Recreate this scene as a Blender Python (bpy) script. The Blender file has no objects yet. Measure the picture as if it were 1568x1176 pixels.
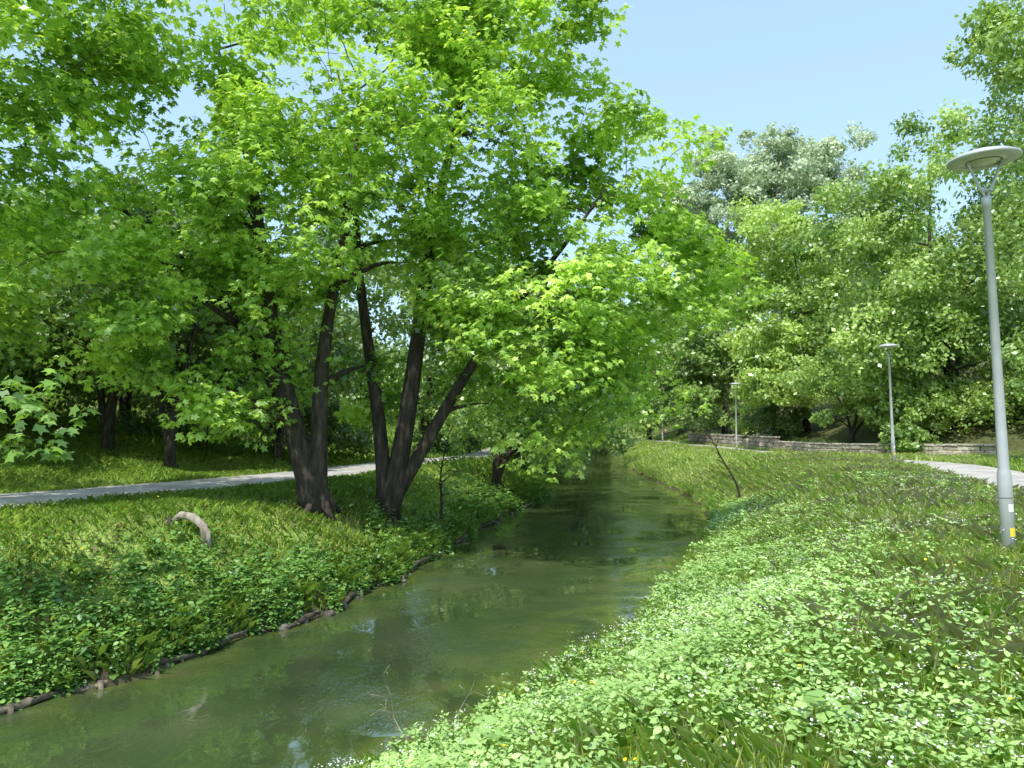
import bpy, math, numpy as np
from mathutils import Vector
R = np.random.default_rng(7)
scene = bpy.context.scene
COL = scene.collection

# ------------------------------------------------------------------ terrain definition
SY  = [-15,-10, 0,  5,  7,  8.4, 11, 14.4, 20.4, 26.3, 32, 40, 52, 67, 85, 100, 112, 135, 160]
SXL = [-21,-17,-10.8,-7.8,-6.5,-5.75,-4.15,-2.8,-1.5,-0.4,1.2,2.0,2.8,3.9,6.6,7.5,5,-12,-30]
SYR = [-15,-10,0,5,7,10.5,15.3,21.6,26.3,33.5,43,61,85,100,112,135,160]
SXR = [-15,-11.5,-5.2,-2.2,-0.85,1.35,3.4,5.6,6.9,7.9,8.2,9.1,12.3,13,11,-5,-23]
PL = np.array([(-34,-12),(-22,0),(-15,9.5),(-11,16.4),(-6.8,24.5),(-3.3,38),(-1.0,55),(0,75),(-1,95),(-8,115)],float)
PR = np.array([(9,-12),(10.5,2),(12,10),(14.5,21.5),(17.2,30),(18,40),(17.6,53),(17.2,77),(17,100),(14,120)],float)
WALL = np.array([(25.5,39.5),(24,41),(21.3,45),(19.8,53),(19.4,65),(19.3,82)],float)

def smooth(t):
    t = np.clip(t,0,1); return t*t*(3-2*t)
def polydist(x,y,L):
    best=np.full(np.shape(x),1e9)
    for a,b in zip(L[:-1],L[1:]):
        d=b-a; t=np.clip(((x-a[0])*d[0]+(y-a[1])*d[1])/(d@d),0,1)
        best=np.minimum(best,np.hypot(x-a[0]-t*d[0],y-a[1]-t*d[1]))
    return best
def densify(L,step=0.5):
    L=np.array(L,float)
    P=np.vstack([2*L[0]-L[1],L,2*L[-1]-L[-2]]); out=[]
    for i in range(1,len(P)-2):
        n=max(2,int(np.linalg.norm(P[i+1]-P[i])/step))
        for k in range(n):
            t=k/n
            out.append(.5*((2*P[i])+(-P[i-1]+P[i+1])*t+(2*P[i-1]-5*P[i]+4*P[i+1]-P[i+2])*t*t+(-P[i-1]+3*P[i]-3*P[i+1]+P[i+2])*t**3))
    out.append(L[-1]); return np.array(out)
PLd=densify(PL,1.5); PRd=densify(PR,1.5)
syd=densify(np.column_stack([SY,SXL]),1.0); XL=(syd[:,0],syd[:,1])
srd=densify(np.column_stack([SYR,SXR]),1.0); XR=(srd[:,0],srd[:,1])
def xl(y): return np.interp(y,*XL)+0.14*np.sin(y*2.1)+0.09*np.sin(y*5.3+1)
def xr(y): return np.interp(y,*XR)+0.14*np.sin(y*1.7+2)+0.10*np.sin(y*4.7)
def pathz(y): return 1.55-0.33*smooth((y-30)/20)
def sdist(x,y):
    return np.maximum(xl(y)-x, x-xr(y))
def H(x,y,flat=True):
    x=np.asarray(x,float); y=np.asarray(y,float)
    dl=xl(y)-x; dr=x-xr(y); pz=pathz(y)
    d=np.maximum(dl,dr)
    wid=np.where(dl>dr,3.6,5.0)
    z=0.26*smooth(d/0.3)+(pz-0.26)*smooth(d/wid)**0.85
    z=np.where(d<0,-0.7*smooth(-d/1.2),z)
    bump=0.06*np.sin(x*1.3+y*.7)+0.05*np.sin(x*.6-y*1.1+2)+0.03*np.sin(x*3.1+y*2.3)
    z=z+bump*smooth(d/2)
    xw=np.interp(y,WALL[:,1],WALL[:,0]); xw=np.where(y<39.5,25.5+(39.5-y)*.12,xw)
    hr=np.clip(x-xw-0.3,0,None); z=z+13*(1-np.exp(-hr*.42/13))
    pl=np.interp(y,PL[:,1],PL[:,0])-3.0
    hl=np.clip(pl-x,0,None); z=z+11*(1-np.exp(-hl*hl/(hl+5)*.27/11))
    z=z+np.clip(y-118,0,120)*.09
    if flat:
        dp=np.minimum(polydist(x,y,PLd),polydist(x,y,PRd))
        w=1-smooth((dp-1.7)/1.8)
        z=z*(1-w)+w*(pz-0.03)
    return z

# ------------------------------------------------------------------ mesh helpers
def link(o,parent=None):
    COL.objects.link(o)
    if parent: o.parent=parent
    return o
def empty(name,loc=(0,0,0)):
    e=bpy.data.objects.new(name,None); e.empty_display_size=.3; e.location=loc; COL.objects.link(e); return e
def polys(name,V,mat,tint=None,parent=None):
    N,k,_=V.shape
    me=bpy.data.meshes.new(name)
    me.vertices.add(N*k); me.vertices.foreach_set('co',V.reshape(-1).astype(np.float32))
    me.loops.add(N*k); me.loops.foreach_set('vertex_index',np.arange(N*k,dtype=np.int32))
    me.polygons.add(N); me.polygons.foreach_set('loop_start',np.arange(0,N*k,k,dtype=np.int32))
    me.update(calc_edges=True)
    if tint is not None:
        a=me.attributes.new('tint','FLOAT','FACE'); a.data.foreach_set('value',np.asarray(tint,np.float32))
    me.materials.append(mat)
    return link(bpy.data.objects.new(name,me),parent)
def mesh(name,verts,faces,mat,parent=None,sm=False,attr=None,loc=None):
    me=bpy.data.meshes.new(name); me.from_pydata([tuple(map(float,v)) for v in verts],[],[tuple(map(int,f)) for f in faces]); me.update()
    if sm: me.polygons.foreach_set('use_smooth',[True]*len(me.polygons))
    if attr is not None:
        for k,(dom,vals) in attr.items():
            a=me.attributes.new(k,'FLOAT',dom); a.data.foreach_set('value',np.asarray(vals,np.float32))
    me.materials.append(mat)
    o=bpy.data.objects.new(name,me)
    if loc is not None: o.location=loc
    return link(o,parent)
def norm(v): return v/np.maximum(np.linalg.norm(v,axis=-1,keepdims=True),1e-9)

class Tubes:
    def __init__(s): s.v=[];s.f=[];s.n=0
    def add(s,P,r,n=7,gnarl=0):
        P=np.asarray(P,float); r=np.broadcast_to(np.asarray(r,float),(len(P),))
        T=norm(np.gradient(P,axis=0)); ref=np.array([0.31,0.95,0.05]) if abs(T[0][2])>.7 else np.array([0,0,1.])
        A=norm(np.cross(T,ref)); B=np.cross(T,A)
        a=np.arange(n)*2*np.pi/n
        rr=r[:,None]*(1+gnarl*(np.sin(3*a+1)[None]*.6+np.sin(5*a)[None]*.4))
        V=P[:,None]+(np.cos(a)[None,:,None]*A[:,None]+np.sin(a)[None,:,None]*B[:,None])*rr[...,None]
        m=len(P)
        for i in range(m-1):
            for j in range(n):
                k=(j+1)%n
                s.f.append((s.n+i*n+j,s.n+i*n+k,s.n+(i+1)*n+k,s.n+(i+1)*n+j))
        s.f.append(tuple(s.n+(m-1)*n+j for j in range(n)))
        s.f.append(tuple(s.n+j for j in reversed(range(n))))
        s.v.append(V.reshape(-1,3)); s.n+=m*n
    def build(s,name,mat,parent=None):
        return mesh(name,np.vstack(s.v),s.f,mat,parent,sm=True)

# ------------------------------------------------------------------ materials
def newmat(name):
    m=bpy.data.materials.new(name); m.use_nodes=True; nt=m.node_tree
    for n in list(nt.nodes): nt.nodes.remove(n)
    out=nt.nodes.new('ShaderNodeOutputMaterial'); return m,nt,out
def ramp(nt,stops):
    r=nt.nodes.new('ShaderNodeValToRGB'); e=r.color_ramp.elements
    e[0].position=stops[0][0]; e[0].color=(*stops[0][1],1)
    e[1].position=stops[-1][0]; e[1].color=(*stops[-1][1],1)
    for p,c in stops[1:-1]:
        x=e.new(p); x.color=(*c,1)
    return r
def leafmat(name,cols,trans=.4,rough=.4,gl=.05,tboost=(1.25,1.2,.6),gain=1.0):
    m,nt,out=newmat(name); L=nt.links.new
    at=nt.nodes.new('ShaderNodeAttribute'); at.attribute_name='tint'
    n=len(cols); r=ramp(nt,[(i/(n-1),tuple(min(.85,x*gain) for x in c)) for i,c in enumerate(cols)])
    L(at.outputs['Fac'],r.inputs[0])
    p=nt.nodes.new('ShaderNodeBsdfDiffuse'); L(r.outputs[0],p.inputs['Color'])
    t=nt.nodes.new('ShaderNodeBsdfTranslucent')
    mu=nt.nodes.new('ShaderNodeVectorMath'); mu.operation='MULTIPLY'; mu.inputs[1].default_value=tboost
    L(r.outputs[0],mu.inputs[0]); L(mu.outputs[0],t.inputs['Color'])
    mx=nt.nodes.new('ShaderNodeMixShader'); mx.inputs[0].default_value=trans
    L(p.outputs[0],mx.inputs[1]); L(t.outputs[0],mx.inputs[2])
    g=nt.nodes.new('ShaderNodeBsdfGlossy'); g.inputs['Roughness'].default_value=rough; g.inputs['Color'].default_value=(.9,.95,1,1)
    m2=nt.nodes.new('ShaderNodeMixShader'); m2.inputs[0].default_value=gl
    L(mx.outputs[0],m2.inputs[1]); L(g.outputs[0],m2.inputs[2]); L(m2.outputs[0],out.inputs[0])
    return m
def noisemat(name,stops,scale=5,detail=6,rough=.85,bump=.0,bscale=20,metal=0,spec=.4,stretch=None):
    m,nt,out=newmat(name); L=nt.links.new
    g=nt.nodes.new('ShaderNodeNewGeometry'); src=g.outputs['Position']
    if stretch:
        mp=nt.nodes.new('ShaderNodeMapping'); mp.inputs['Scale'].default_value=stretch; L(src,mp.inputs[0]); src=mp.outputs[0]
    no=nt.nodes.new('ShaderNodeTexNoise'); no.inputs['Scale'].default_value=scale; no.inputs['Detail'].default_value=detail
    L(src,no.inputs['Vector']); r=ramp(nt,stops); L(no.outputs[0],r.inputs[0])
    p=nt.nodes.new('ShaderNodeBsdfPrincipled'); p.inputs['Roughness'].default_value=rough; p.inputs['Metallic'].default_value=metal
    p.inputs['Specular IOR Level'].default_value=spec
    L(r.outputs[0],p.inputs['Base Color'])
    if bump:
        b=nt.nodes.new('ShaderNodeBump'); b.inputs['Strength'].default_value=bump; b.inputs['Distance'].default_value=.03
        n2=nt.nodes.new('ShaderNodeTexNoise'); n2.inputs['Scale'].default_value=bscale; n2.inputs['Detail'].default_value=5
        L(src,n2.inputs['Vector']); L(n2.outputs[0],b.inputs['Height']); L(b.outputs[0],p.inputs['Normal'])
    L(p.outputs[0],out.inputs[0]); 
    return m

GT=(1.02,1.1,.8)
M_maple=leafmat('maple_leaves',[(.045,.095,.016),(.12,.21,.032),(.20,.305,.052),(.31,.42,.09)],.45,gain=2.05)
M_green=leafmat('green_leaves',[(.05,.09,.02),(.105,.17,.04),(.17,.245,.065),(.26,.34,.11)],.38,gain=2.15)
M_yel=leafmat('light_green_leaves',[(.08,.13,.03),(.15,.22,.05),(.21,.295,.075),(.30,.38,.12)],.4,gain=2.0)
M_dark=leafmat('dark_leaves',[(.04,.075,.02),(.075,.125,.033),(.115,.18,.048),(.165,.245,.068)],.35,gain=1.9)
M_silver=leafmat('silver_poplar_leaves',[(.20,.25,.15),(.29,.35,.22),(.37,.43,.30),(.45,.5,.38)],.35,.5,.02,tboost=(1,1,.9),gain=1.65)
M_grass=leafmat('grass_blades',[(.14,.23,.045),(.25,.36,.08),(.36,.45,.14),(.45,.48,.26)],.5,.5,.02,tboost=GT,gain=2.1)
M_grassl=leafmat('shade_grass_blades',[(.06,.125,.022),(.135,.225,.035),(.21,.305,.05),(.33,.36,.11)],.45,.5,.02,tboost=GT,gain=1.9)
M_herb=leafmat('herb_leaves',[(.095,.165,.045),(.175,.285,.08),(.255,.37,.12),(.35,.47,.18)],.35,.45,.04,tboost=(1.1,1.15,.7),gain=1.65)
M_nettle=leafmat('nettle_leaves',[(.045,.11,.024),(.09,.19,.04),(.14,.26,.055),(.20,.34,.08)],.35,.45,.05,gain=1.5)
M_seed=leafmat('grass_seed_heads',[(.6,.63,.33),(.7,.7,.45),(.78,.77,.58)],.5,.6,.01,tboost=(1,1,.9))
M_white=leafmat('white_petals',[(.7,.72,.62),(.85,.85,.8)],.25,.6,.01,tboost=(1,1,1))
M_yflower=leafmat('yellow_petals',[(.7,.55,.02),(.8,.68,.04)],.25,.6,.01,tboost=(1,1,1))
M_dry=leafmat('dry_litter',[(.10,.07,.035),(.2,.15,.08),(.34,.28,.17)],.1,.8,.01,tboost=(1,1,1))
M_bark=noisemat('bark',[(.3,(.020,.016,.012)),(.55,(.055,.044,.033)),(.75,(.13,.11,.085))],9,6,.9,.9,22,stretch=(1,1,.25))
M_barkl=noisemat('pale_bark',[(.3,(.12,.115,.09)),(.6,(.26,.25,.21)),(.8,(.4,.39,.34))],6,6,.9,.5,15,stretch=(1,1,.4))
M_wood=noisemat('weathered_wood',[(.3,(.14,.115,.085)),(.6,(.36,.32,.26)),(.8,(.55,.5,.43))],8,6,.9,.7,25,stretch=(1,1,.3))
M_wetwood=noisemat('wet_wood',[(.3,(.035,.028,.02)),(.55,(.11,.09,.065)),(.75,(.30,.26,.19))],5,6,.8,.7,25)
M_path=noisemat('path_asphalt',[(.3,(.30,.285,.26)),(.55,(.42,.40,.37)),(.75,(.52,.495,.46))],1.5,8,.9,.25,60)
M_steel=noisemat('galvanised_paint',[(.3,(.38,.40,.42)),(.7,(.48,.50,.52))],3,4,.42,.04,60,metal=.2)
M_steeld=noisemat('dark_lamp_trim',[(.3,(.12,.13,.14)),(.7,(.18,.19,.2))],3,4,.5)
M_lens=noisemat('lamp_lens',[(.3,(.52,.54,.52)),(.7,(.6,.62,.6))],2,2,.25)
M_stick=noisemat('yellow_sticker',[(.3,(.75,.6,.05)),(.7,(.8,.65,.08))],2,2,.5)
M_stickw=noisemat('white_sticker',[(.3,(.7,.7,.7)),(.7,(.8,.8,.8))],2,2,.5)
M_wrock=noisemat('wet_stone',[(.3,(.05,.045,.035)),(.55,(.12,.105,.085)),(.75,(.24,.22,.18))],7,8,.8,.8,18)

def stone_mat():
    m,nt,out=newmat('wall_stone'); L=nt.links.new
    at=nt.nodes.new('ShaderNodeAttribute'); at.attribute_name='tint'
    r=ramp(nt,[(0,(.22,.195,.155)),(.5,(.40,.36,.30)),(1,(.55,.51,.45))]); L(at.outputs['Fac'],r.inputs[0])
    no=nt.nodes.new('ShaderNodeTexNoise'); no.inputs['Scale'].default_value=6; no.inputs['Detail'].default_value=7
    g=nt.nodes.new('ShaderNodeNewGeometry'); L(g.outputs['Position'],no.inputs['Vector'])
    mx=nt.nodes.new('ShaderNodeMix'); mx.data_type='RGBA'; mx.blend_type='MULTIPLY'; mx.inputs[0].default_value=.7
    r2=ramp(nt,[(.3,(.4,.4,.38)),(.65,(1.15,1.12,1.05))]); L(no.outputs[0],r2.inputs[0])
    L(r.outputs[0],mx.inputs[6]); L(r2.outputs[0],mx.inputs[7])
    p=nt.nodes.new('ShaderNodeBsdfPrincipled'); p.inputs['Roughness'].default_value=.9; L(mx.outputs[2],p.inputs['Base Color'])
    b=nt.nodes.new('ShaderNodeBump'); b.inputs['Strength'].default_value=.7; b.inputs['Distance'].default_value=.04; L(no.outputs[0],b.inputs['Height']); L(b.outputs[0],p.inputs['Normal'])
    L(p.outputs[0],out.inputs[0]); return m
M_stone=stone_mat()

def ground_mat():
    m,nt,out=newmat('ground_soil_grass'); L=nt.links.new
    at=nt.nodes.new('ShaderNodeAttribute'); at.attribute_name='mud_shade'  # bank mud and forest litter, plus hillside shade painted into the colour
    g=nt.nodes.new('ShaderNodeNewGeometry')
    no=nt.nodes.new('ShaderNodeTexNoise'); no.inputs['Scale'].default_value=1.2; no.inputs['Detail'].default_value=8; no.inputs['Roughness'].default_value=.7
    L(g.outputs['Position'],no.inputs['Vector'])
    r=ramp(nt,[(.3,(.10,.16,.03)),(.5,(.20,.29,.06)),(.62,(.30,.38,.10)),(.75,(.38,.38,.2))]); L(no.outputs[0],r.inputs[0])
    n2=nt.nodes.new('ShaderNodeTexNoise'); n2.inputs['Scale'].default_value=7; n2.inputs['Detail'].default_value=6; L(g.outputs['Position'],n2.inputs['Vector'])
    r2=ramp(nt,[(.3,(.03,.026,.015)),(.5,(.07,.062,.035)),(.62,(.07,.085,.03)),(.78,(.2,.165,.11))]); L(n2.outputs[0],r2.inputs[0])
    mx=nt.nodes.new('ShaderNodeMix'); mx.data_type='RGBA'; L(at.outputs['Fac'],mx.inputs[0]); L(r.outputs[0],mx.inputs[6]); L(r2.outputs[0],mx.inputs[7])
    p=nt.nodes.new('ShaderNodeBsdfPrincipled'); p.inputs['Roughness'].default_value=.95; p.inputs['Specular IOR Level'].default_value=.2
    L(mx.outputs[2],p.inputs['Base Color'])
    b=nt.nodes.new('ShaderNodeBump'); b.inputs['Strength'].default_value=.8; b.inputs['Distance'].default_value=.08; L(n2.outputs[0],b.inputs['Height']); L(b.outputs[0],p.inputs['Normal'])
    L(p.outputs[0],out.inputs[0]); return m
def water_mat():
    m,nt,out=newmat('stream_water'); L=nt.links.new
    g=nt.nodes.new('ShaderNodeNewGeometry')
    at=nt.nodes.new('ShaderNodeAttribute'); at.attribute_name='shore'
    no=nt.nodes.new('ShaderNodeTexNoise'); no.inputs['Scale'].default_value=.45; no.inputs['Detail'].default_value=5; L(g.outputs['Position'],no.inputs['Vector'])
    r=ramp(nt,[(.3,(.026,.044,.017)),(.55,(.044,.066,.028)),(.75,(.066,.085,.04))]); L(no.outputs[0],r.inputs[0])
    r2=ramp(nt,[(.38,(.05,.075,.022)),(.55,(.12,.17,.025)),(.7,(.16,.15,.06))]); 
    n3=nt.nodes.new('ShaderNodeTexNoise'); n3.inputs['Scale'].default_value=1.3; n3.inputs['Detail'].default_value=5; L(g.outputs['Position'],n3.inputs['Vector']); L(n3.outputs[0],r2.inputs[0])
    ma=nt.nodes.new('ShaderNodeMath'); ma.operation='MULTIPLY'; L(at.outputs['Fac'],ma.inputs[0]); L(n3.outputs[0],ma.inputs[1])
    ma2=nt.nodes.new('ShaderNodeMath'); ma2.operation='MULTIPLY'; ma2.use_clamp=True; ma2.inputs[1].default_value=1.6; L(ma.outputs[0],ma2.inputs[0])
    mx=nt.nodes.new('ShaderNodeMix'); mx.data_type='RGBA'; L(ma2.outputs[0],mx.inputs[0]); L(r.outputs[0],mx.inputs[6]); L(r2.outputs[0],mx.inputs[7])
    p=nt.nodes.new('ShaderNodeBsdfPrincipled'); p.inputs['Roughness'].default_value=.01; p.inputs['IOR'].default_value=1.9; p.inputs['Specular IOR Level'].default_value=1.0
    L(mx.outputs[2],p.inputs['Base Color'])
    mp=nt.nodes.new('ShaderNodeMapping'); mp.inputs['Rotation'].default_value=(0,0,math.radians(-20)); mp.inputs['Scale'].default_value=(1.6,1,1); L(g.outputs['Position'],mp.inputs[0])
    w1=nt.nodes.new('ShaderNodeTexNoise'); w1.inputs['Scale'].default_value=1.6; w1.inputs['Detail'].default_value=2; w1.inputs['Distortion'].default_value=.6; L(mp.outputs[0],w1.inputs['Vector'])
    w2=nt.nodes.new('ShaderNodeTexNoise'); w2.inputs['Scale'].default_value=7; w2.inputs['Detail'].default_value=3; w2.inputs['Distortion'].default_value=1.2; L(mp.outputs[0],w2.inputs['Vector'])
    w3=nt.nodes.new('ShaderNodeTexNoise'); w3.inputs['Scale'].default_value=.6; w3.inputs['Detail'].default_value=2; L(g.outputs['Position'],w3.inputs['Vector'])
    rr=ramp(nt,[(.46,(.03,.03,.03)),(.6,(1,1,1))]); L(w3.outputs[0],rr.inputs[0])
    mm=nt.nodes.new('ShaderNodeMath'); mm.operation='MULTIPLY'; L(w2.outputs[0],mm.inputs[0]); L(rr.outputs[0],mm.inputs[1])
    m2=nt.nodes.new('ShaderNodeMath'); m2.operation='MULTIPLY'; m2.inputs[1].default_value=.9; L(mm.outputs[0],m2.inputs[0])
    m1=nt.nodes.new('ShaderNodeMath'); m1.operation='MULTIPLY'; m1.inputs[1].default_value=.3; L(w1.outputs[0],m1.inputs[0])
    ad=nt.nodes.new('ShaderNodeMath'); ad.operation='ADD'; L(m1.outputs[0],ad.inputs[0]); L(m2.outputs[0],ad.inputs[1])
    b=nt.nodes.new('ShaderNodeBump'); b.inputs['Strength'].default_value=.32; b.inputs['Distance'].default_value=.05; L(ad.outputs[0],b.inputs['Height']); L(b.outputs[0],p.inputs['Normal'])
    L(p.outputs[0],out.inputs[0]); return m

# ------------------------------------------------------------------ ground sheet
def axis(a,b,fine,lo,hi):
    c=np.arange(a,b+1e-6,fine); l=[a];s=fine
    while l[-1]>lo: s*=1.22; l.append(l[-1]-s)
    h=[c[-1]];s=fine
    while h[-1]<hi: s*=1.12; h.append(h[-1]+s)
    return np.array(l[:0:-1]+list(c)+h[1:])
gx=axis(-24,29,.26,-500,500); gy=axis(-4,46,.26,-400,800)
X,Y=np.meshgrid(gx,gy); Z=H(X,Y)
nx,ny=len(gx),len(gy)
V=np.stack([X,Y,Z],-1).reshape(-1,3)
ii=(np.arange(ny-1)[:,None]*nx+np.arange(nx-1)[None]).reshape(-1)
F=np.stack([ii,ii+1,ii+nx+1,ii+nx],-1)
sd=sdist(V[:,0],V[:,1])
mud_shade=np.clip(1-(sd-.25)/.3,0,1)
mud_shade=np.maximum(mud_shade,.85*np.clip(1-np.hypot((V[:,0]+3.8)/3.6,(V[:,1]-18.4)/3.0),0,1)**.5)
mud_shade=np.maximum(mud_shade,.8*np.clip(1-(polydist(V[:,0],V[:,1],PLd)-1.7)/.5,0,1))
xw=np.interp(V[:,1],WALL[:,1],WALL[:,0]); mud_shade=np.maximum(mud_shade,.85*np.clip((V[:,0]-xw-.2)/1.5,0,1)*(V[:,1]>25))  # forest litter behind the wall, darkened to carry the trees' shade
mud_shade=np.maximum(mud_shade,.6*np.clip((np.interp(V[:,1],PL[:,1],PL[:,0])-9-V[:,0])/4,0,1))  # shaded left-hill grass: the shade is put into the ground colour
g=mesh('ground',V,F,ground_mat(),sm=True,attr={'mud_shade':('POINT',mud_shade)})

# ------------------------------------------------------------------ water
wy=np.arange(-15,158,.4); A=xl(wy)-.35; B=xr(wy)+.35
n=9; t=np.linspace(0,1,n)
WV=np.stack([A[:,None]*(1-t)+B[:,None]*t,np.repeat(wy[:,None],n,1),np.zeros((len(wy),n))],-1).reshape(-1,3)
ii=(np.arange(len(wy)-1)[:,None]*n+np.arange(n-1)[None]).reshape(-1)
shore=np.repeat(np.array([.8,.3,.1,0,0,.1,.4,.8,1.])[None],len(wy),0).reshape(-1)
mesh('stream_water',WV,np.stack([ii,ii+1,ii+n+1,ii+n],-1),water_mat(),sm=True,attr={'shore':('POINT',shore)})

# ------------------------------------------------------------------ paths
def ribbon(name,L,w,mat):
    D=densify(L,.5); T=norm(np.gradient(D,axis=0)); N=np.stack([T[:,1],-T[:,0]],-1)
    vs=[]; k=5
    for i,(p,nn) in enumerate(zip(D,N)):
        for s in np.linspace(-1,1,k):
            ww=w/2*(1+ (.05*math.sin(i*.9)+.04*math.sin(i*.37+1) if abs(s)==1 else 0))
            q=p+nn*s*ww; vs.append((q[0],q[1],float(pathz(q[1]))+.015+.02*(1-s*s)))
    fs=[(i*k+j,i*k+j+1,(i+1)*k+j+1,(i+1)*k+j) for i in range(len(D)-1) for j in range(k-1)]
    mesh(name,vs,fs,mat,sm=True)
ribbon('footpath',PL,3.3,M_path); ribbon('footpath',PR,3.0,M_path)

# ------------------------------------------------------------------ street lamps
def lathe(prof,n=32,loc=(0,0,0)):
    a=np.arange(n)*2*np.pi/n; v=[];f=[]
    for r,z in prof:
        for t in a: v.append((loc[0]+r*math.cos(t),loc[1]+r*math.sin(t),loc[2]+z))
    for i in range(len(prof)-1):
        for j in range(n):
            k=(j+1)%n; f.append((i*n+j,i*n+k,(i+1)*n+k,(i+1)*n+j))
    return v,f
def lamp(x,y,base_z=None,lean=(0,0),arm_rot=0.):
    z=float(H(x,y)) if base_z is None else base_z
    e=empty('street_lamp',(x,y,z)); e.rotation_euler=(lean[0],lean[1],arm_rot)
    v,f=lathe([(.001,-.3),(.075,-.3),(.075,1.15),(.066,1.2),(.058,1.24),(.042,4.3),(.05,4.305),(.05,4.42),(.03,4.43),(.001,4.44)]); mesh('pole',v,f,M_steel,e,sm=True)
    v,f=lathe([(.078,.9),(.081,.9),(.081,.905),(.078,.906)]); mesh('band',v,f,M_steeld,e)
    T=Tubes()
    for s in (-1,1):
        T.add([(0,0,4.38),(s*.05,0,4.5),(s*.14,0,4.66),(s*.20,0,4.80),(s*.21,0,4.86)],.016,8)
    T.add([(.05*math.cos(a),.05*math.sin(a),4.5) for a in np.linspace(0,2*np.pi,13)],.012,6)
    T.build('arms',M_steel,e)
    v,f=lathe([(.001,4.815),(.12,4.815),(.125,4.84),(.24,4.85)]); mesh('lens',v,f,M_lens,e,sm=True)
    v,f=lathe([(.24,4.846),(.30,4.838),(.375,4.855),(.385,4.872),(.38,4.888),(.3,4.93),(.18,4.968),(.08,4.985),(.001,4.988)]); mesh('canopy',v,f,M_steel,e,sm=True)
    v,f=lathe([(.17,4.842),(.19,4.836),(.2,4.848)]); mesh('lens_ring',v,f,M_steeld,e,sm=True)
    for nm,zz,h,m in (('sticker',.46,.1,M_stick),('notice',.74,.09,M_stickw)):
        vs=[];a=np.linspace(-2.0,-1.1,7)
        for t in a:
            for q in (0,h): vs.append((.0775*math.cos(t),.0775*math.sin(t),zz+q))
        mesh(nm,vs,[(2*i,2*i+2,2*i+3,2*i+1) for i in range(6)],m,e)
    return e
lamp(5.74,8.75,1.46,lean=(0,math.radians(-1.9)),arm_rot=math.radians(8))
lamp(15.45,30.5,lean=(0,math.radians(-1.5)),arm_rot=.3); lamp(15.8,53,arm_rot=.2); lamp(15.4,77,arm_rot=.2); lamp(15.0,100)

# ------------------------------------------------------------------ stone wall & stairs
class Boxes:
    def __init__(s): s.v=[];s.f=[];s.t=[]
    def add(s,c,ax,L,W,Hh,jit=0.01,tint=.5):
        ax=np.array([ax[0],ax[1],0.]);ay=np.array([-ax[1],ax[0],0]);az=np.array([0,0,1.]); n=len(s.v)
        ch=min(L,W,Hh)*.14
        for (k,zz) in ((ch,-.5),(0,-.5+ch/Hh),(0,.5-ch/Hh),(ch,.5)):
            for sx,sy in ((-1,-1),(1,-1),(1,1),(-1,1)):
                p=np.array(c)+ax*sx*(L/2-k)+ay*sy*(W/2-k)+az*zz*Hh+R.normal(0,jit,3)
                s.v.append(p)
        for r in range(3):
            for j in range(4):
                k=(j+1)%4; s.f.append((n+r*4+j,n+r*4+k,n+r*4+4+k,n+r*4+4+j)); s.t.append(tint)
        s.f.append((n+12,n+13,n+14,n+15)); s.t.append(tint); s.f.append((n+3,n+2,n+1,n)); s.t.append(tint)
    def build(s,name,mat,parent=None): return mesh(name,s.v,s.f,mat,parent,attr={'tint':('FACE',s.t)})
Bx=Boxes(); WD=densify(WALL,.25)
seg=np.r_[0,np.cumsum(np.linalg.norm(np.diff(WD,axis=0),axis=1))]
for c in range(4):
    s=R.uniform(0,.3)
    while s<seg[-1]-.6:
        Lb=R.uniform(.35,.8); m=s+Lb/2
        p=np.array([np.interp(m,seg,WD[:,0]),np.interp(m,seg,WD[:,1])]); q=np.array([np.interp(m+.1,seg,WD[:,0]),np.interp(m+.1,seg,WD[:,1])])
        a=norm(q-p); hh=.26 if c<3 else .1
        if p[1]>56 : hh*=1.35
        z0=float(pathz(p[1]))-.08+c*(.26*(1.35 if p[1]>56 else 1))
        if not (61<p[1]<63.6):
            Bx.add((p[0]+R.normal(0,.015),p[1],z0+hh/2),a,Lb-.02,.42 if c<3 else .52,hh-.015,.012,np.clip(R.normal(.5 if c<3 else .8,.25),0,1))
        s+=Lb
Bx.build('stone_retaining_wall',M_stone)
St=Boxes()
for i in range(12):
    St.add((19.4+i*.34,62.3,1.2+.16*i-.2),(1,0),.40,2.2,.5,.004,.8)
for sgn in (-1,1):
    for i in range(8):
        St.add((19.3+i*.55,62.3+sgn*1.3,1.2+.26*i+.05),(1,0),.55,.3,1.0,.01,.95)
St.build('stone_stairs',M_stone)

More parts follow.
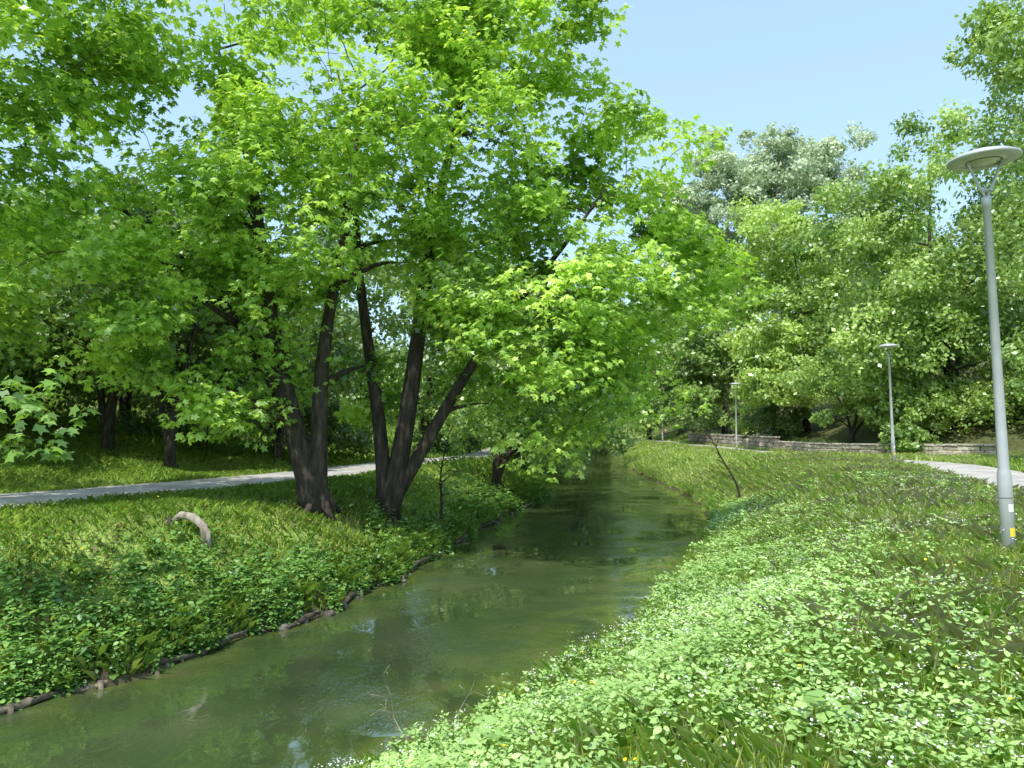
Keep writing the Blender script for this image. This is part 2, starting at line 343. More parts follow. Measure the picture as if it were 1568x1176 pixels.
# ------------------------------------------------------------------ tree builder
MAPLE=np.array([(0,0),(.02,.36),(.28,.24),(.60,.50),(.60,.18),(1,0),(.60,-.18),(.60,-.50),(.28,-.24),(.02,-.36)],float)
RHOMB=np.array([(0,0),(.42,.36),(1,0),(.42,-.36)],float)
OVATE=np.array([(0,0),(.22,.30),(.6,.26),(1,0),(.6,-.26),(.22,-.30)],float)
def leaves(pos,d,nrm,size,shape,fold=.3,curl=.15):
    d=norm(d); s=norm(np.cross(nrm,d)); n=np.cross(d,s)
    u=shape[:,0][None,:,None]; v=shape[:,1][None,:,None]; sz=size[:,None,None]
    w=-fold*np.abs(v)-curl*u*u
    return pos[:,None]+sz*(d[:,None]*u+s[:,None]*v+n[:,None]*w)
def blob_dirs(n,rg): return norm(rg.normal(size=(n,3)))
def tree(name,xy,trunk_r,blobs,nclump,clump_r,nleaf,lsize,mat,kind='quad',lean=(0,0),seed=0,bark=None,fork=None,tint=(.5,.2),stems=None,flat=.65,branches=True,shell=.45,limb=1.0):
    rg=np.random.default_rng(seed); x,y=xy; z0=float(H(x,y)); e=empty(name,(x,y,z0)); O=np.array([x,y,z0])
    bark=bark or M_bark
    W=np.array([b[6] for b in blobs],float); W/=W.sum()
    C=[]
    for b,w in zip(blobs,W):
        k=max(2,int(round(nclump*w))); D=blob_dirs(k,rg)
        rr=shell+(1-shell)*rg.random(k)**.6
        rr*=1+.16*np.sin(D[:,0]*5+seed)+.12*np.sin(D[:,2]*7+D[:,1]*4+seed*2)
        C.append(np.array(b[:3])+D*rr[:,None]*np.array(b[3:6]))
    C=np.vstack(C)
    gz=H(C[:,0],C[:,1]); C[:,2]=np.maximum(C[:,2],gz+.6)
    C=C-O; T=Tubes()
    top=max(b[2]+b[5]*.45 for b in blobs)-z0
    cen=np.average([b[:3] for b in blobs],axis=0,weights=W)-O
    nodes=[];nr=[]
    stems=stems or [(lean[0],lean[1],1.0)]
    fh=fork if fork else top*.18
    for si,st in enumerate(stems):
        lx,ly,hf=st[:3]; pwr=st[3] if len(st)>3 else None
        tt=np.linspace(0,1,16); hh=top*hf
        f=smooth(tt*1.2) if pwr is None else tt**pwr
        px=lx*f+np.sin(tt*7+seed)*.22*tt; py=ly*f+np.cos(tt*6+seed)*.18*tt
        if len(stems)==1:
            px=px+ (cen[0]*.6-lx*.3)*tt**2*0.8; py=py+(cen[1]*.5)*tt**2*.8
        P=np.stack([px,py,tt*hh],-1); P[0,2]=-.25
        r=trunk_r*(1-tt*.9)**1.0*(1 if si==0 else .78); r[0]*=1.35; r[1]*=1.0
        T.add(P,r,12,gnarl=.09)
        if si==0:
            for k in range(5):
                a=k*1.26+seed; T.add([(math.cos(a)*trunk_r*.3,math.sin(a)*trunk_r*.3,.35*trunk_r/.25),(math.cos(a)*trunk_r*1.1,math.sin(a)*trunk_r*1.1,.06),(math.cos(a)*trunk_r*2.2,math.sin(a)*trunk_r*2.2,-.2)],[trunk_r*.5,trunk_r*.38,trunk_r*.12],7)
        Pd=np.stack([np.interp(np.linspace(0,1,40),tt,P[:,k]) for k in range(3)],-1); rd=np.interp(np.linspace(0,1,40),tt,r)
        ok=Pd[:,2]>fh; nodes+=list(Pd[ok]); nr+=list(rd[ok])
    if branches:
        NA=np.array(nodes); NR=np.array(nr)
        o=np.argsort(np.linalg.norm((C-NA.mean(0))*[1,1,.6],axis=1))
        for c in C[o]:
            dv=c-NA; dist=np.linalg.norm(dv,axis=1); cost=dist+1.2*np.clip(NA[:,2]-c[2]+.3*np.hypot(dv[:,0],dv[:,1]),0,None)-2.0*NR
            i=int(np.argmin(cost)); p=NA[i]; L=dist[i]
            if L<.15: continue
            r0=min(NR[i]*.75,(.02+.02*L)*limb)*(trunk_r/.22)**.4
            m=7; t=np.linspace(0,1,m)[:,None]
            mid=(p+c)/2+np.array([0,0,.10*L])+rg.normal(0,.09*L,3)
            Q=(1-t)**2*p+2*t*(1-t)*mid+t*t*c+np.sin(t*9+rg.random()*6)*.03*L*rg.normal(size=3)*t*(1-t)*2
            rq=np.linspace(r0,.008,m); T.add(Q,rq,6)
            NA=np.vstack([NA,Q[1:]]); NR=np.r_[NR,rq[1:]]
    T.build('trunk_and_limbs',bark,e)
    nc=len(C); cr=clump_r*rg.uniform(.65,1.35,nc)
    ctint=rg.normal(tint[0],tint[1]*.8,nc)
    if kind=='maple':
        ns=nleaf; K=5
        ci=np.repeat(np.arange(nc),ns); N=len(ci)
        D=blob_dirs(N,rg); rr=rg.random(N)**.45
        S=C[ci]+D*(rr*cr[ci])[:,None]*np.array([1.15,1.15,flat]); 
        out=norm(S-(cen+np.array([0,0,-1.5])))
        li=np.repeat(np.arange(N),K); ang=rg.uniform(0,6.283,N)[li]+np.tile(np.arange(K)*6.283/K,N)+rg.normal(0,.3,N*K)
        hd=np.stack([np.cos(ang),np.sin(ang),-rg.uniform(.05,.95,N*K)],-1)+out[li]*[.45,.45,0]
        up=norm(np.array([0,0,1.])+rg.normal(0,.35,(N*K,3))+out[li]*.35)
        sz=lsize*rg.uniform(.5,1.25,N*K)
        pos=S[li]+norm(hd)*.05+rg.normal(0,.035,(N*K,3))
        Vv=leaves(pos,hd,up,sz,MAPLE,.25,.22)
        tn=ctint[ci][li]+rg.normal(0,.15,N*K)
    else:
        ci=np.repeat(np.arange(nc),nleaf); N=len(ci)
        D=blob_dirs(N,rg); rr=rg.random(N)**.4
        sub=rg.normal(size=(nc,9,3)); sub=norm(sub)*.72
        sidx=rg.integers(0,9,N)
        loc=sub[ci,sidx]+D*(rr*.48)[:,None]
        S=C[ci]+loc*cr[ci][:,None]*np.array([1.1,1.1,flat+.1])
        out=norm(D*.8+sub[ci,sidx]*.5+np.array([0,0,.7])+rg.normal(0,.45,(N,3)))
        dd=rg.normal(size=(N,3))+[0,0,-.4]; sz=lsize*rg.uniform(.6,1.35,N)
        Vv=leaves(S,dd,out,sz,RHOMB,.2,.15)
        tn=ctint[ci]+rg.normal(0,.12,N)
    ok=(Vv[:,:,2].min(1)+z0)>.12
    polys('crown_leaves',Vv[ok],mat,np.clip(tn[ok],0,1),e)
    return e

# near maples on left bank
tree('maple_tree',(-4.5,17.6),.29,[(-4.8,17.2,7.8,3.0,3.2,2.5,1.0),(-4.2,17.4,11.4,3.8,3.4,3.0,1.1),(-6.2,17.2,4.1,1.5,1.5,1.1,.26),(-3.4,19.2,4.0,1.2,1.2,.9,.12),(-7.2,17.3,6,2.4,2.6,2.0,.45),(-7.6,17,9.6,2.4,2.4,2.2,.48)],
     124,.88,56,.165,M_maple,'maple',stems=[(-2.6,.0,1.0,.85),(.9,.4,.9,2.0),(-5.4,.3,.66,1.7)],seed=3,tint=(.54,.27),fork=2.4,limb=1.7)
tree('maple_tree',(-3.25,19.4),.27,[(-.8,18.8,9.6,3.8,3.6,3.9,1.8),(.6,18.2,6.2,3.2,3.2,2.1,.95),(1.2,18.6,3.9,2.2,2.0,1.4,.48),(-1.2,18.8,5.2,1.7,1.6,1.1,.2),(3.4,18.9,7.0,2.3,2.0,1.6,.5),(-.6,18.4,13.6,3.6,3,2.4,.75),(2.6,18.6,10,1.8,2,2,.35),(3.0,20.5,4.8,1.8,2,1.5,.28)],
     194,.86,56,.165,M_maple,'maple',stems=[(2.2,-.6,1.0,.8),(-1.6,.3,.86,1.4),(5.6,-.8,.62,1.1)],seed=8,tint=(.56,.27),fork=2.0,limb=1.7)
# maple off to the left, branches reaching into view
tree('maple_tree',(-14.2,14.2),.34,[(-12.0,15.0,8.8,4.2,3.8,3.6,1.3),(-9.6,15.4,6.0,2.4,2.6,1.6,.5),(-8.6,13.4,10.2,2.2,2.0,1.6,.4),(-9.6,14.5,12.6,3,2.6,1.8,.5),(-6.9,9.2,3.7,.6,.6,.3,.05)],
     104,.88,56,.17,M_maple,'maple',stems=[(1.6,.3,1.0),(-1,1.,.8)],seed=12,tint=(.54,.27),fork=2.6,shell=.5)
bgL=[((-9.6,31),.2,[(-9.5,31,6.6,4.0,4,3.0,1)],34,1.2,M_dark,21),
     ((-14.5,27),.22,[(-15,27,7.4,4.6,4.5,3.4,1)],44,1.25,M_green,22),
     ((-18.5,22.5),.24,[(-18,22.5,7.5,4.2,4.2,3.4,1)],44,1.2,M_green,33),  # added to cast shade on the left slope; also fills the canopy
     ((-11.8,26),.18,[(-11.8,26,7.8,3.6,3.6,2.8,1)],34,1.1,M_dark,34),  # second tree added for slope shade and canopy fill
     ((-17,33),.25,[(-17,33,9,5,5,4.5,1)],40,1.4,M_dark,23),
     ((-22,29),.25,[(-22,29,9,5,5,5,1)],36,1.4,M_green,24),
     ((-12.5,42),.3,[(-12.5,42,11.5,6,6,6,1)],50,1.6,M_dark,25),
     ((-5.4,47),.28,[(-5.4,47,9.5,5,5,6,1)],56,1.6,M_green,26),
     ((-24,45),.3,[(-24,45,13,7,7,7,1)],50,1.8,M_dark,27),
     ((-3.5,66),.3,[(-3.5,66,11,6.5,6,8,1)],60,1.8,M_dark,29)]
for xy,tr,bl,nc,cr,mt,sd_ in bgL:
    tree('deciduous_tree',xy,tr,bl,nc,cr,240,.28,mt,seed=sd_,tint=(.36,.2),stems=[(.6,.2,1),(-.8,.3,.8)])
tree('willow_tree',(-.6,29.5),.2,[(.6,29.5,5.4,3.6,3.6,3.2,1),(2.3,30,3.2,2.0,2.4,1.7,.35),(2.6,31,7.2,2.4,2.6,2.2,.4)],75,.95,330,.18,M_green,seed=41,tint=(.4,.2),stems=[(.8,0,1),(1.8,.2,.6)])
tree('willow_tree',(.4,41),.24,[(1.4,41,7.0,4.4,4.4,5,1),(3.4,42,3.4,2.2,2.4,2.0,.3)],75,1.25,290,.25,M_dark,seed=42,tint=(.5,.2))
tree('willow_tree',(1.0,56),.24,[(2.2,56,8,4.6,5,6,1),(4.8,57,3.6,2,2.6,2.2,.3)],64,1.4,290,.31,M_green,seed=43,tint=(.4,.2))
tree('linden_tree',(3.2,80),.3,[(4.5,80,9,6.0,5,7.5,1)],70,1.7,290,.4,M_dark,seed=44,tint=(.5,.2))
tree('linden_tree',(9.5,108),.3,[(9,106,9,8,5,9,1),(9,104,4,6,3,3,.4)],100,1.9,300,.48,M_green,seed=45,tint=(.3,.2))

# right side trees
tree('linden_tree',(27.5,47),.34,[(26.2,46,15.0,6.4,6.3,7.4,1),(22.6,45,9.6,3.4,4,3.6,.35),(28,45,7.5,5,4,4.4,.4)],125,1.4,350,.26,M_green,seed=51,tint=(.54,.28),stems=[(-1,0,1),(1.4,0,.9)])
tree('linden_tree',(34,44),.34,[(33.5,43,15,7,6.5,8.5,1),(32,40,8,5,4,4.5,.4)],95,1.6,320,.28,M_dark,seed=52,tint=(.6,.24))
tree('linden_tree',(25.5,27.5),.34,[(21.0,26.2,17.6,5.0,4.6,3.8,.75),(23,27,10.5,4.8,4.5,4.4,.65),(20.5,29,6.0,1.6,2.2,1.4,.09)],102,1.0,360,.19,M_green,seed=53,tint=(.52,.25),stems=[(-1.5,0,1),(-3,.4,.75)])
tree('linden_tree',(23.5,60),.3,[(22.5,60,14.0,6.0,6,7.2,1),(20.5,57,8,3.6,3.6,3.6,.35)],115,1.45,320,.31,M_yel,seed=54,tint=(.55,.28))
tree('linden_tree',(29.5,62),.3,[(29.5,62,13.5,6,6,6.8,1)],74,1.6,310,.33,M_yel,seed=55,tint=(.5,.22))
tree('hazel_tree',(22.6,50),.14,[(22.6,49,6.0,4.2,3.6,3.0,1),(24.5,46.5,4.8,3.2,2.4,1.7,.45)],70,1.05,320,.24,M_green,seed=56,tint=(.6,.2),stems=[(.8,0,1),(-1,0,.9),(1.8,.4,.7)])
tree('linden_tree',(21.5,76),.3,[(20.6,76,12,5.0,5,7,1),(17.8,75,7,2.8,3,3.2,.3)],90,1.5,300,.36,M_dark,seed=57,tint=(.75,.22))
tree('linden_tree',(17.5,96),.3,[(17.5,94,12,5.8,5,8.5,1)],80,1.7,300,.43,M_green,seed=58,tint=(.5,.22))
tree('linden_tree',(40,52),.34,[(40,52,17,8,7,9,1)],70,1.9,290,.36,M_dark,seed=59,tint=(.6,.22))
for i,(px,py,hz,rr) in enumerate([(26,90,38,5.4),(32.5,91,40,5.6),(39.5,93,40,5.4),(21.5,95,35,4.6)]):
    tree('silver_poplar_tree',(px,py),.4,[(px,py,hz-11,rr,rr,11,1),(px-1,py,hz-3,rr*.6,rr*.6,3.2,.25),(px+rr*.6,py,hz-7,2.4,2.4,3,.2)],90,1.4,250,.38,M_silver,seed=60+i,tint=(.5,.22),bark=M_barkl,shell=.3)

def shrub(xy,r,h,seed,mat,tint=.5,ls=.16):
    x,y=xy; z=float(H(x,y))
    tree('shrub',xy,.05,[(x,y,z+h*.55,r,r,h*.5,1)],22,r*.36,270,ls,mat,seed=seed,tint=(tint,.2),stems=[(.5,0,1),(-.5,.2,.9),(.1,.5,.8)],fork=.2)
for i,(a,b,r,h) in enumerate([(22.5,42.8,1.4,1.6),(26,44,2.6,2.6),(21.5,60,2.0,3),(30,40,3,3),(21.5,68,2.2,3.4),(21,87,2.6,4),(28.5,36,2.2,2.2)]):
    shrub((a,b),r,h,80+i,[M_green,M_yel,M_dark][i%3],.45,.2)
for i,(a,b,r,h) in enumerate([(1.1,49,1.6,2.4),(3.2,72,2.2,3.2),(-4.5,52,2,3),(-9,36,2.2,2.6),(-14.5,33,2.6,2.6),(-19,28,2.5,2.5),(-21.5,24,2.4,2.2)]):
    shrub((a,b),r,h,95+i,M_dark,.35,.2)

def woodland():
    rg=np.random.default_rng(99); pts=[]
    for _ in range(235):
        s=rg.random()
        if s<.4: x=rg.uniform(-75,-22); y=rg.uniform(35,125)
        elif s<.7: x=rg.uniform(30,90); y=rg.uniform(48,125)
        else: x=rg.uniform(-50,60); y=rg.uniform(114,150)
        if x<-22 and x>-30 and y<50: continue
        if 20<x<46 and 84<y<100: continue
        pts.append((x,y))
    pts=np.array(pts); z=H(pts[:,0],pts[:,1]); T=Tubes(); Vs=[];ts=[]
    for (x,y),zz in zip(pts,z):
        h=rg.uniform(9,15); rr=rg.uniform(3.5,5.5); T.add([(x,y,zz-.3),(x+.3,y,zz+h*.4),(x,y,zz+h*.8)],[.3,.2,.06],6)
        k=14; D=blob_dirs(k,rg); C=np.array([x,y,zz+h*.55])+D*np.array([rr,rr,h*.42])*(.5+.5*rg.random((k,1)))
        ct=rg.normal(.45,.2)+rg.normal(0,.1,k)
        nl=85; ci=np.repeat(np.arange(k),nl); DD=blob_dirs(k*nl,rg)
        S=C[ci]+DD*(rg.random(k*nl)**.4*rr*.42)[:,None]
        nn=norm(DD+[0,0,.6]+rg.normal(0,.4,(k*nl,3))); Vs.append(leaves(S,rg.normal(size=(k*nl,3)),nn,rg.uniform(.4,.85,k*nl),RHOMB)); ts.append(ct[ci]+rg.normal(0,.1,k*nl))
    e=empty('distant_woodland',(0,0,0)); T.build('trunks',M_bark,e); polys('foliage',np.vstack(Vs),M_green,np.clip(np.concatenate(ts),0,1),e)
woodland()

# ------------------------------------------------------------------ ground vegetation
GR=np.random.default_rng(5)
def noise2(x,y,s=0): return (np.sin(x*1.1+s)+np.sin(y*.9+2*s+x*.5)+np.sin((x-y)*.63+s*3)+np.sin(x*2.3+y*1.9+s))/4
def scatter(n,x0,x1,y0,y1,side,pw=1.6,dmin=.12):
    out=[];tot=0
    while tot<n:
        m=n*3; u=GR.random(m)
        y=y0+(y1-y0)*u**pw; x=GR.uniform(x0,x1,m)
        sd=sdist(x,y); side_ok=(x>xr(y)) if side=='R' else (x<xl(y))
        pd=np.minimum(polydist(x,y,PLd),polydist(x,y,PRd))
        vis=(np.abs(x)<(y+3.5)*.85+1.2)
        ok=side_ok&(sd>dmin)&(pd>1.55)&vis
        P=np.stack([x[ok],y[ok]],-1); out.append(P); tot+=len(P)
    P=np.vstack(out)[:n]; return P
def blades(name,P,h,w,mat,tint,bend=.5,lift=0.):
    n=len(P); z=H(P[:,0],P[:,1]); b=np.column_stack([P,z-.02+lift])
    a=GR.uniform(0,6.283,n); s=np.stack([np.cos(a),np.sin(a),0*a],-1); l=np.stack([-np.sin(a),np.cos(a),0*a],-1)
    k=(GR.uniform(.1,1,n)*bend*h)[:,None]; hh=h[:,None]; ww=w[:,None]/2; U=np.array([0,0,1.])
    V=np.stack([b-s*ww,b+s*ww,b+s*ww*.8+l*k*.3+U*hh*.55,b+l*k+U*hh*(1-.2*bend),b-s*ww*.8+l*k*.3+U*hh*.55],1)
    return polys(name,V,mat,np.clip(tint,0,1))
def herbzone(P,s=1.0):
    return (sdist(P[:,0],P[:,1])+1.4*noise2(P[:,0]*.8,P[:,1]*.8,7)+GR.normal(0,s,len(P))) < np.interp(P[:,1],[2,5,8,14,26],[6.8,5.4,3.6,1.9,1.1])
def grass(n,x0,x1,y0,y1,side,name,mat,hm,base_t,pw=1.5,zone=False):
    P=scatter(n,x0,x1,y0,y1,side,pw=pw); d=P[:,1]
    sc=np.clip(d/9,.6,5)
    h=hm*(.6+.5*GR.random(len(P)))*(1+.35*noise2(P[:,0]*1.2,P[:,1]*1.2,1))*np.clip(1+(sc-1)*.06,1,1.4)
    if zone: h=np.where(herbzone(P,.3),h*.8,h)
    n=len(P)
    w=.0055*sc*GR.uniform(.6,1.4,n)
    t=base_t+.22*noise2(P[:,0]*.7,P[:,1]*.7,3)+GR.normal(0,.24,n)
    return blades(name,P,h,w,mat,t,bend=.9)
grass(195000,-7,24,1.5,34,'R','grass',M_grass,.28,.62,1.35,True)
grass(50000,4,22,30,100,'R','grass',M_grass,.30,.7,1.3)
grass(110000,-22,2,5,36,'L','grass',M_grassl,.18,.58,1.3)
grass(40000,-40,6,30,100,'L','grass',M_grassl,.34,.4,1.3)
P=scatter(12000,0,17,4,38,'R',pw=1.1); P=P[(~herbzone(P,.5))&(noise2(P[:,0]*.9,P[:,1]*.9,17)+GR.normal(0,.3,len(P))>-.2)]
m=len(P); sc=np.clip(P[:,1]/9,.6,4); hs=GR.uniform(.30,.44,m)
blades('meadow_grass_stalks',P,hs,.0024*sc,M_seed,GR.random(m),1.0)
def fringe(side,n,y0,y1,hm,mat):
    y=y0+(y1-y0)*GR.random(n)**1.4; off=.05+np.abs(GR.normal(0,.35,n)); x=(xr(y)+off) if side=='R' else (xl(y)-off)
    P=np.stack([x,y],-1); sc=np.clip(y/9,1,4)
    dens=noise2(x*2,y*1.6,5)+GR.normal(0,.3,n)>-.25; P=P[dens]; sc=sc[dens]; m=len(P)
    blades('waterside_grass',P,hm*GR.uniform(.5,1.3,m),.006*sc*GR.uniform(.7,1.3,m),mat,.5+GR.normal(0,.2,m),1.0)
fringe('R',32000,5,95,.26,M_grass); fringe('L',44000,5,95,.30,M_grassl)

def herbs(name,P,hm,ls,mat,tmean,levels=(2,5)):
    n=len(P); z=H(P[:,0],P[:,1]); h=hm*GR.uniform(.45,1.35,n)*(1+.4*noise2(P[:,0]*1.7,P[:,1]*1.7,2))
    lean=GR.normal(0,.12,(n,2)); L=GR.integers(levels[0],levels[1]+1,n)
    idx=np.repeat(np.arange(n),L); lev=np.concatenate([np.arange(k) for k in L]); fr=(lev+1)/L[idx]
    K=4; N=len(idx); li=np.repeat(np.arange(N),K)
    base=np.column_stack([P[idx]+lean[idx]*fr[:,None]*h[idx][:,None],z[idx]+h[idx]*fr])
    ang=(GR.uniform(0,6.28,n)[idx]+lev*.8)[li]+np.tile(np.arange(K)*1.571,N)+GR.normal(0,.25,N*K)
    el=GR.normal(-.1,.3,N*K)+.35*(fr[li]>.9)
    d=np.stack([np.cos(ang),np.sin(ang),el],-1)
    ps=GR.uniform(.6,1.35,n)
    sz=(ls*ps)[idx][li]*GR.uniform(.6,1.15,N*K)*(1.15-.45*fr[li])
    up=norm(np.array([0,0,1.])+GR.normal(0,.3,(N*K,3)))
    V=leaves(base[li]+norm(d)*.015,d,up,sz,OVATE,.25,.2)
    t=(GR.normal(tmean,.18,n)+.25*noise2(P[:,0]*1.3,P[:,1]*1.3,4))[idx][li]+GR.normal(0,.12,N*K)+.12*(fr[li]-.6)
    return polys(name,V,mat,np.clip(t,0,1))
P=scatter(27000,-6,15,1.5,26,'R',pw=1.45); P=P[herbzone(P)]; P=P[noise2(P[:,0]*2.1,P[:,1]*2.1,6)+GR.normal(0,.3,len(P))<.45]
herbs('ground_elder_plants',P,.26,np.interp(P[:,1],[2,10,26],[.062,.072,.12]),M_herb,.5)
P2=scatter(6000,1,15,3,30,'R'); P2=P2[noise2(P2[:,0]*1.1,P2[:,1]*1.1,9)>.1]
herbs('meadow_herbs',P2,.2,np.interp(P2[:,1],[3,30],[.065,.12]),M_herb,.5)
P3=scatter(14000,-16,0,5,30,'L',pw=1.4,dmin=.06)
P3=P3[(sdist(P3[:,0],P3[:,1])+1.2*noise2(P3[:,0]*.8,P3[:,1]*.8,2)+GR.normal(0,.6,len(P3)))<np.interp(P3[:,1],[5,9,12,16,30],[3.2,2.3,1.2,.6,.8])]
herbs('nettle_plants',P3,.32,np.interp(P3[:,1],[5,30],[.09,.15]),M_nettle,.5)
yb=GR.uniform(6,34,3400); ob=GR.uniform(-.05,.35,3400); P4=np.stack([xl(yb)-ob,yb],-1); P4=P4[noise2(P4[:,0]*1.5,P4[:,1]*1.2,31)>-.4]
herbs('bank_edge_plants',P4,.22,np.interp(P4[:,1],[5,30],[.08,.13]),M_nettle,.45)
def flowers(name,P,lift,r,k,mat,spread=.03):
    n=len(P); z=H(P[:,0],P[:,1])+lift*GR.uniform(.8,1.2,n)
    c=np.column_stack([P,z]); li=np.repeat(np.arange(n),k); N=n*k
    c=c[li]+GR.normal(0,1,(N,3))*spread*np.array([1,1,.4])
    a=GR.uniform(0,6.28,N); s=(r*GR.uniform(.6,1.3,N))[:,None]; up=norm(np.array([0,0,1.])+GR.normal(0,.35,(N,3)))
    d=norm(np.cross(up,np.stack([np.cos(a),np.sin(a),0*a],-1))); e=np.cross(up,d)
    V=np.stack([c+s*(d*math.cos(t)+e*math.sin(t)) for t in np.arange(6)*math.pi/3],1)
    polys(name,V,mat,GR.random(N))
F=scatter(5500,-5,12,2.5,22,'R'); F=F[(noise2(F[:,0]*1.4,F[:,1]*1.4,11)+GR.normal(0,.35,len(F))>.05)&(sdist(F[:,0],F[:,1])<6.5)]
flowers('white_flowers',F,.34,.007,6,M_white,.022)
F=scatter(90,-2,12,3,18,'R'); flowers('buttercup_flowers',F,.36,.012,2,M_yflower,.02)
F=scatter(40,-12,-4,9,20,'L'); flowers('dandelion_flowers',F,.25,.02,2,M_yflower,.01)
for cx,cy,k in ((1.75,4.3,10),(-.1,5.6,7)):
    n=k*2; a=GR.uniform(0,6.28,n); z=float(H(cx,cy))
    pos=np.column_stack([cx+GR.normal(0,.08,n),cy+GR.normal(0,.08,n),z+GR.uniform(.15,.3,n)])
    d=np.stack([np.cos(a),np.sin(a),GR.uniform(.0,.9,n)],-1)
    polys('dock_plant',leaves(pos,d,norm(np.array([0,0,1.])+GR.normal(0,.2,(n,3))),GR.uniform(.09,.15,n),OVATE,.2,.35),M_herb,GR.uniform(.2,.6,n))
Lp=scatter(9000,-13,1.2,9,26,'L',dmin=.05); Lp=Lp[noise2(Lp[:,0]*.9,Lp[:,1]*.9,21)>-.1]
n=len(Lp); pos=np.column_stack([Lp,H(Lp[:,0],Lp[:,1])+.03])
polys('leaf_litter',leaves(pos,np.column_stack([GR.normal(size=(n,2)),GR.normal(0,.2,n)]),norm(np.array([0,0,1.])+GR.normal(0,.3,(n,3))),GR.uniform(.04,.11,n),RHOMB),M_dry,GR.random(n))

# ------------------------------------------------------------------ bank edging, stones, stump
def rock(c,r,seed,name,parent=None,sq=(1,1,.6),mat=None):
    import bmesh
    rg=np.random.default_rng(seed); bm=bmesh.new(); bmesh.ops.create_icosphere(bm,subdivisions=3,radius=1)
    k=rg.normal(size=(5,3))*1.8; ph=rg.random(5)*6
    for v in bm.verts:
        p=np.array(v.co); f=1+.13*sum(math.sin(k[i]@p*1.3+ph[i]) for i in range(5))/1.3
        p=np.round(p*3.2)/3.2*.35+p*.65
        v.co=Vector(p*f*r*np.array(sq))
    me=bpy.data.meshes.new(name); bm.to_mesh(me); bm.free(); me.materials.append(mat); o=bpy.data.objects.new(name,me); o.location=c; o.rotation_euler=(0,0,rg.random()*6); link(o,parent); return o
yy=np.r_[np.arange(7,32,.45),np.arange(32,60,1.4)]; e=empty('bank_stones',(0,0,0))
for i,y in enumerate(yy):
    if GR.random()<.4: continue
    x=float(xl(y))+GR.normal(.0,.08); rock((x,y,.02),GR.uniform(.05,.12),i,'stone',e,mat=M_wrock)
T=Tubes()
for y in np.arange(7.5,30,.26):
    if noise2(y*.9,3)>.05:
        x=float(xl(y))+.06+GR.normal(0,.06); h=GR.uniform(.0,.13); T.add([(x,y,-.4),(x+GR.normal(0,.03),y+GR.normal(0,.03),h)],[.036,.030],7)
y=6.5
while y<31:
    L_=GR.uniform(.6,1.9); a=np.array([float(xl(y))+.06,y,.03]); b=np.array([float(xl(y+L_))+.06,y+L_,.04+GR.uniform(0,.07)]); m=(a+b)/2+[GR.normal(0,.07),0,GR.uniform(0,.06)]
    T.add([a,m,b],[.03,.055,.022],7); y+=L_+GR.uniform(.0,.5)
T.build('wooden_bank_edging',M_wetwood)
z=float(H(-5.4,12.9)); e=empty('tree_stump',(-5.3,12.9,z+.03)); e.scale=(.75,.7,.8); T=Tubes()
T.add([(-.75,.3,.32),(-.55,.2,.46),(-.2,.05,.42),(.08,-.05,.25),(.16,-.08,-.15)],[.06,.08,.09,.09,.10],10,gnarl=.18)
T.add([(.05,-.04,.25),(.22,-.12,.12),(.25,-.15,-.2)],[.07,.06,.05],8); T.build('log',M_wood,e)
T=Tubes(); T.add([(-1.0,.35,-.2),(-.9,.33,.25),(-.72,.3,.34)],[.22,.19,.08],10,gnarl=.2); T.build('root_base',M_bark,e)
def bare(name,x,y,h,lx,ly,r,seed,nb=14,leaf=False):
    rg=np.random.default_rng(seed); z=float(H(x,y)); e=empty(name,(x,y,z)); T=Tubes(); t=np.linspace(0,1,9)
    P=np.stack([lx*t**1.6+.05*np.sin(t*8),ly*t**1.5,h*t],-1); P[0,2]=-.15; T.add(P,r*(1-.85*t),8)
    tips=[]
    for k in range(nb):
        s=rg.uniform(.3,1); p=np.array([np.interp(s,t,P[:,i]) for i in range(3)]); L=rg.uniform(.25,.6)*h*.5
        d=norm(rg.normal(size=3)*[1,1,.4]+[np.sign(lx)*.6,0,.5]); q=p+d*L*.5+[0,0,.03]; w=p+d*L+rg.normal(0,.06,3); T.add([p,q,w],[r*.3,r*.2,.003],5); tips.append(w)
        w2=q+norm(d+rg.normal(0,.6,3))*L*.5; T.add([q,(q+w2)/2+[0,0,.02],w2],[r*.18,r*.12,.002],5); tips.append(w2)
    T.build('stems',M_bark if r>.03 else M_wood,e)
    if leaf:
        tips=np.array(tips); li=np.repeat(np.arange(len(tips)),26); N=len(li)
        polys('leaves',leaves(tips[li]+rg.normal(0,.16,(N,3)),rg.normal(size=(N,3)),norm(rg.normal(0,.4,(N,3))+[0,0,1]),rg.uniform(.06,.12,N),OVATE),M_green,np.clip(rg.normal(.5,.2,N),0,1),e)
bare('bare_sapling',8.0,26.6,2.6,-1.3,-.2,.05,5,20)
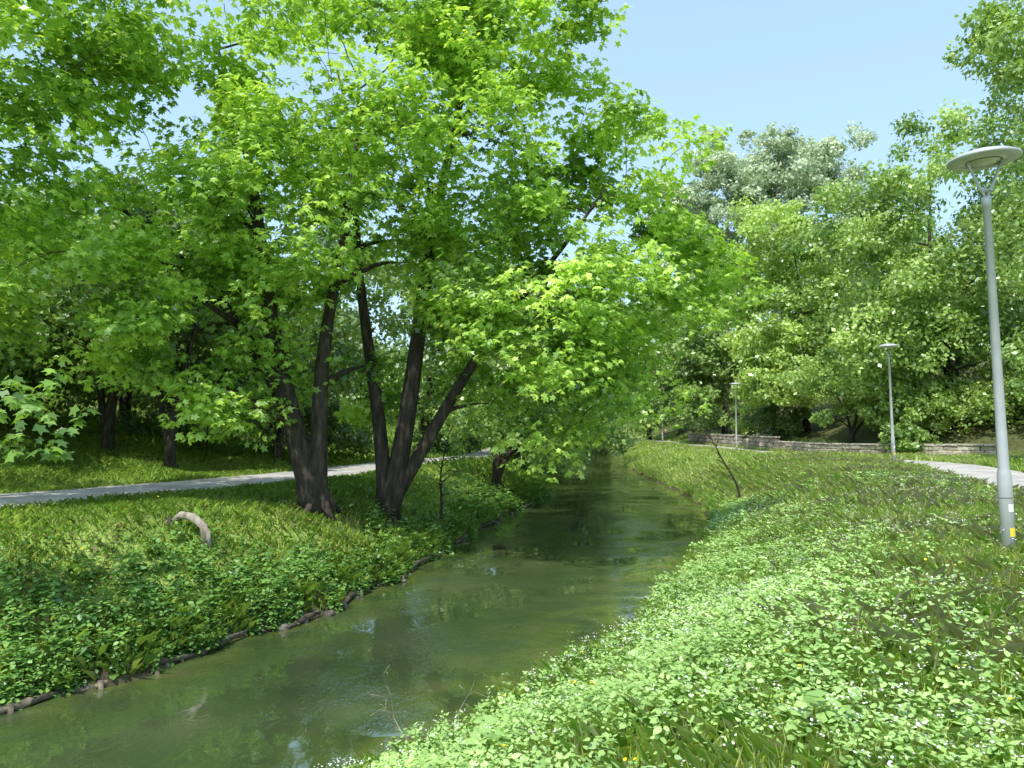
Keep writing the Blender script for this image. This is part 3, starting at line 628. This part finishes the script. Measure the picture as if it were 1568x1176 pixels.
bare('dry_twig_bush',-.95,7.6,.9,-.35,0,.009,6,6); bare('dry_twig_bush',-.5,7.2,.8,.1,0,.008,7,5)
bare('young_tree',-2.0,20.8,2.6,.2,0,.05,9,16,True)
for (x,y) in ((-11.2,33.5),(-9.0,28.5),(-12.6,31)):
    bare('young_tree',x,y,3.2,.1,0,.035,int(abs(x*10)),12,True)
for k,(x,y) in enumerate(((15.9,62),(18.4,58.5),(16.2,70))):
    bare('bare_sapling',x+3.6,y,6,.3,0,.05,30+k,14)

# ------------------------------------------------------------------ light, world, camera
S=np.array([-.25,-.47,.85]); S/=np.linalg.norm(S)
sun=bpy.data.lights.new('sun','SUN'); sun.energy=5.0; sun.angle=math.radians(.55); sun.color=(1,.96,.88)
so=bpy.data.objects.new('sun',sun); so.rotation_euler=Vector(S).to_track_quat('Z','Y').to_euler(); so.location=(0,0,40); COL.objects.link(so)
w=bpy.data.worlds.new('World'); scene.world=w; w.use_nodes=True; nt=w.node_tree
bg=nt.nodes['Background']; sk=nt.nodes.new('ShaderNodeTexSky'); sk.sky_type='NISHITA'; sk.sun_disc=False
sk.sun_elevation=math.asin(S[2]); sk.sun_rotation=math.atan2(S[0],S[1]); sk.air_density=1.0; sk.dust_density=2.0; sk.ozone_density=1.2
hz=nt.nodes.new('ShaderNodeVectorMath'); hz.operation='ADD'; hz.inputs[1].default_value=(2.2,3.3,4.2)   # thin bright haze over the clear-sky model
nt.links.new(sk.outputs[0],hz.inputs[0]); nt.links.new(hz.outputs[0],bg.inputs[0]); bg.inputs[1].default_value=.15
try: w.cycles.sampling_method='NONE'
except Exception: pass
cam=bpy.data.cameras.new('camera'); cam.sensor_width=36; cam.lens=26.4; cam.clip_end=2000; cam.clip_start=.05
co=bpy.data.objects.new('camera',cam); co.location=(0,0,3.2); co.rotation_euler=(math.radians(90+3.1),0,0); COL.objects.link(co); scene.camera=co
scene.view_settings.view_transform='Standard'; scene.view_settings.look='None'; scene.view_settings.exposure=0; scene.view_settings.gamma=1
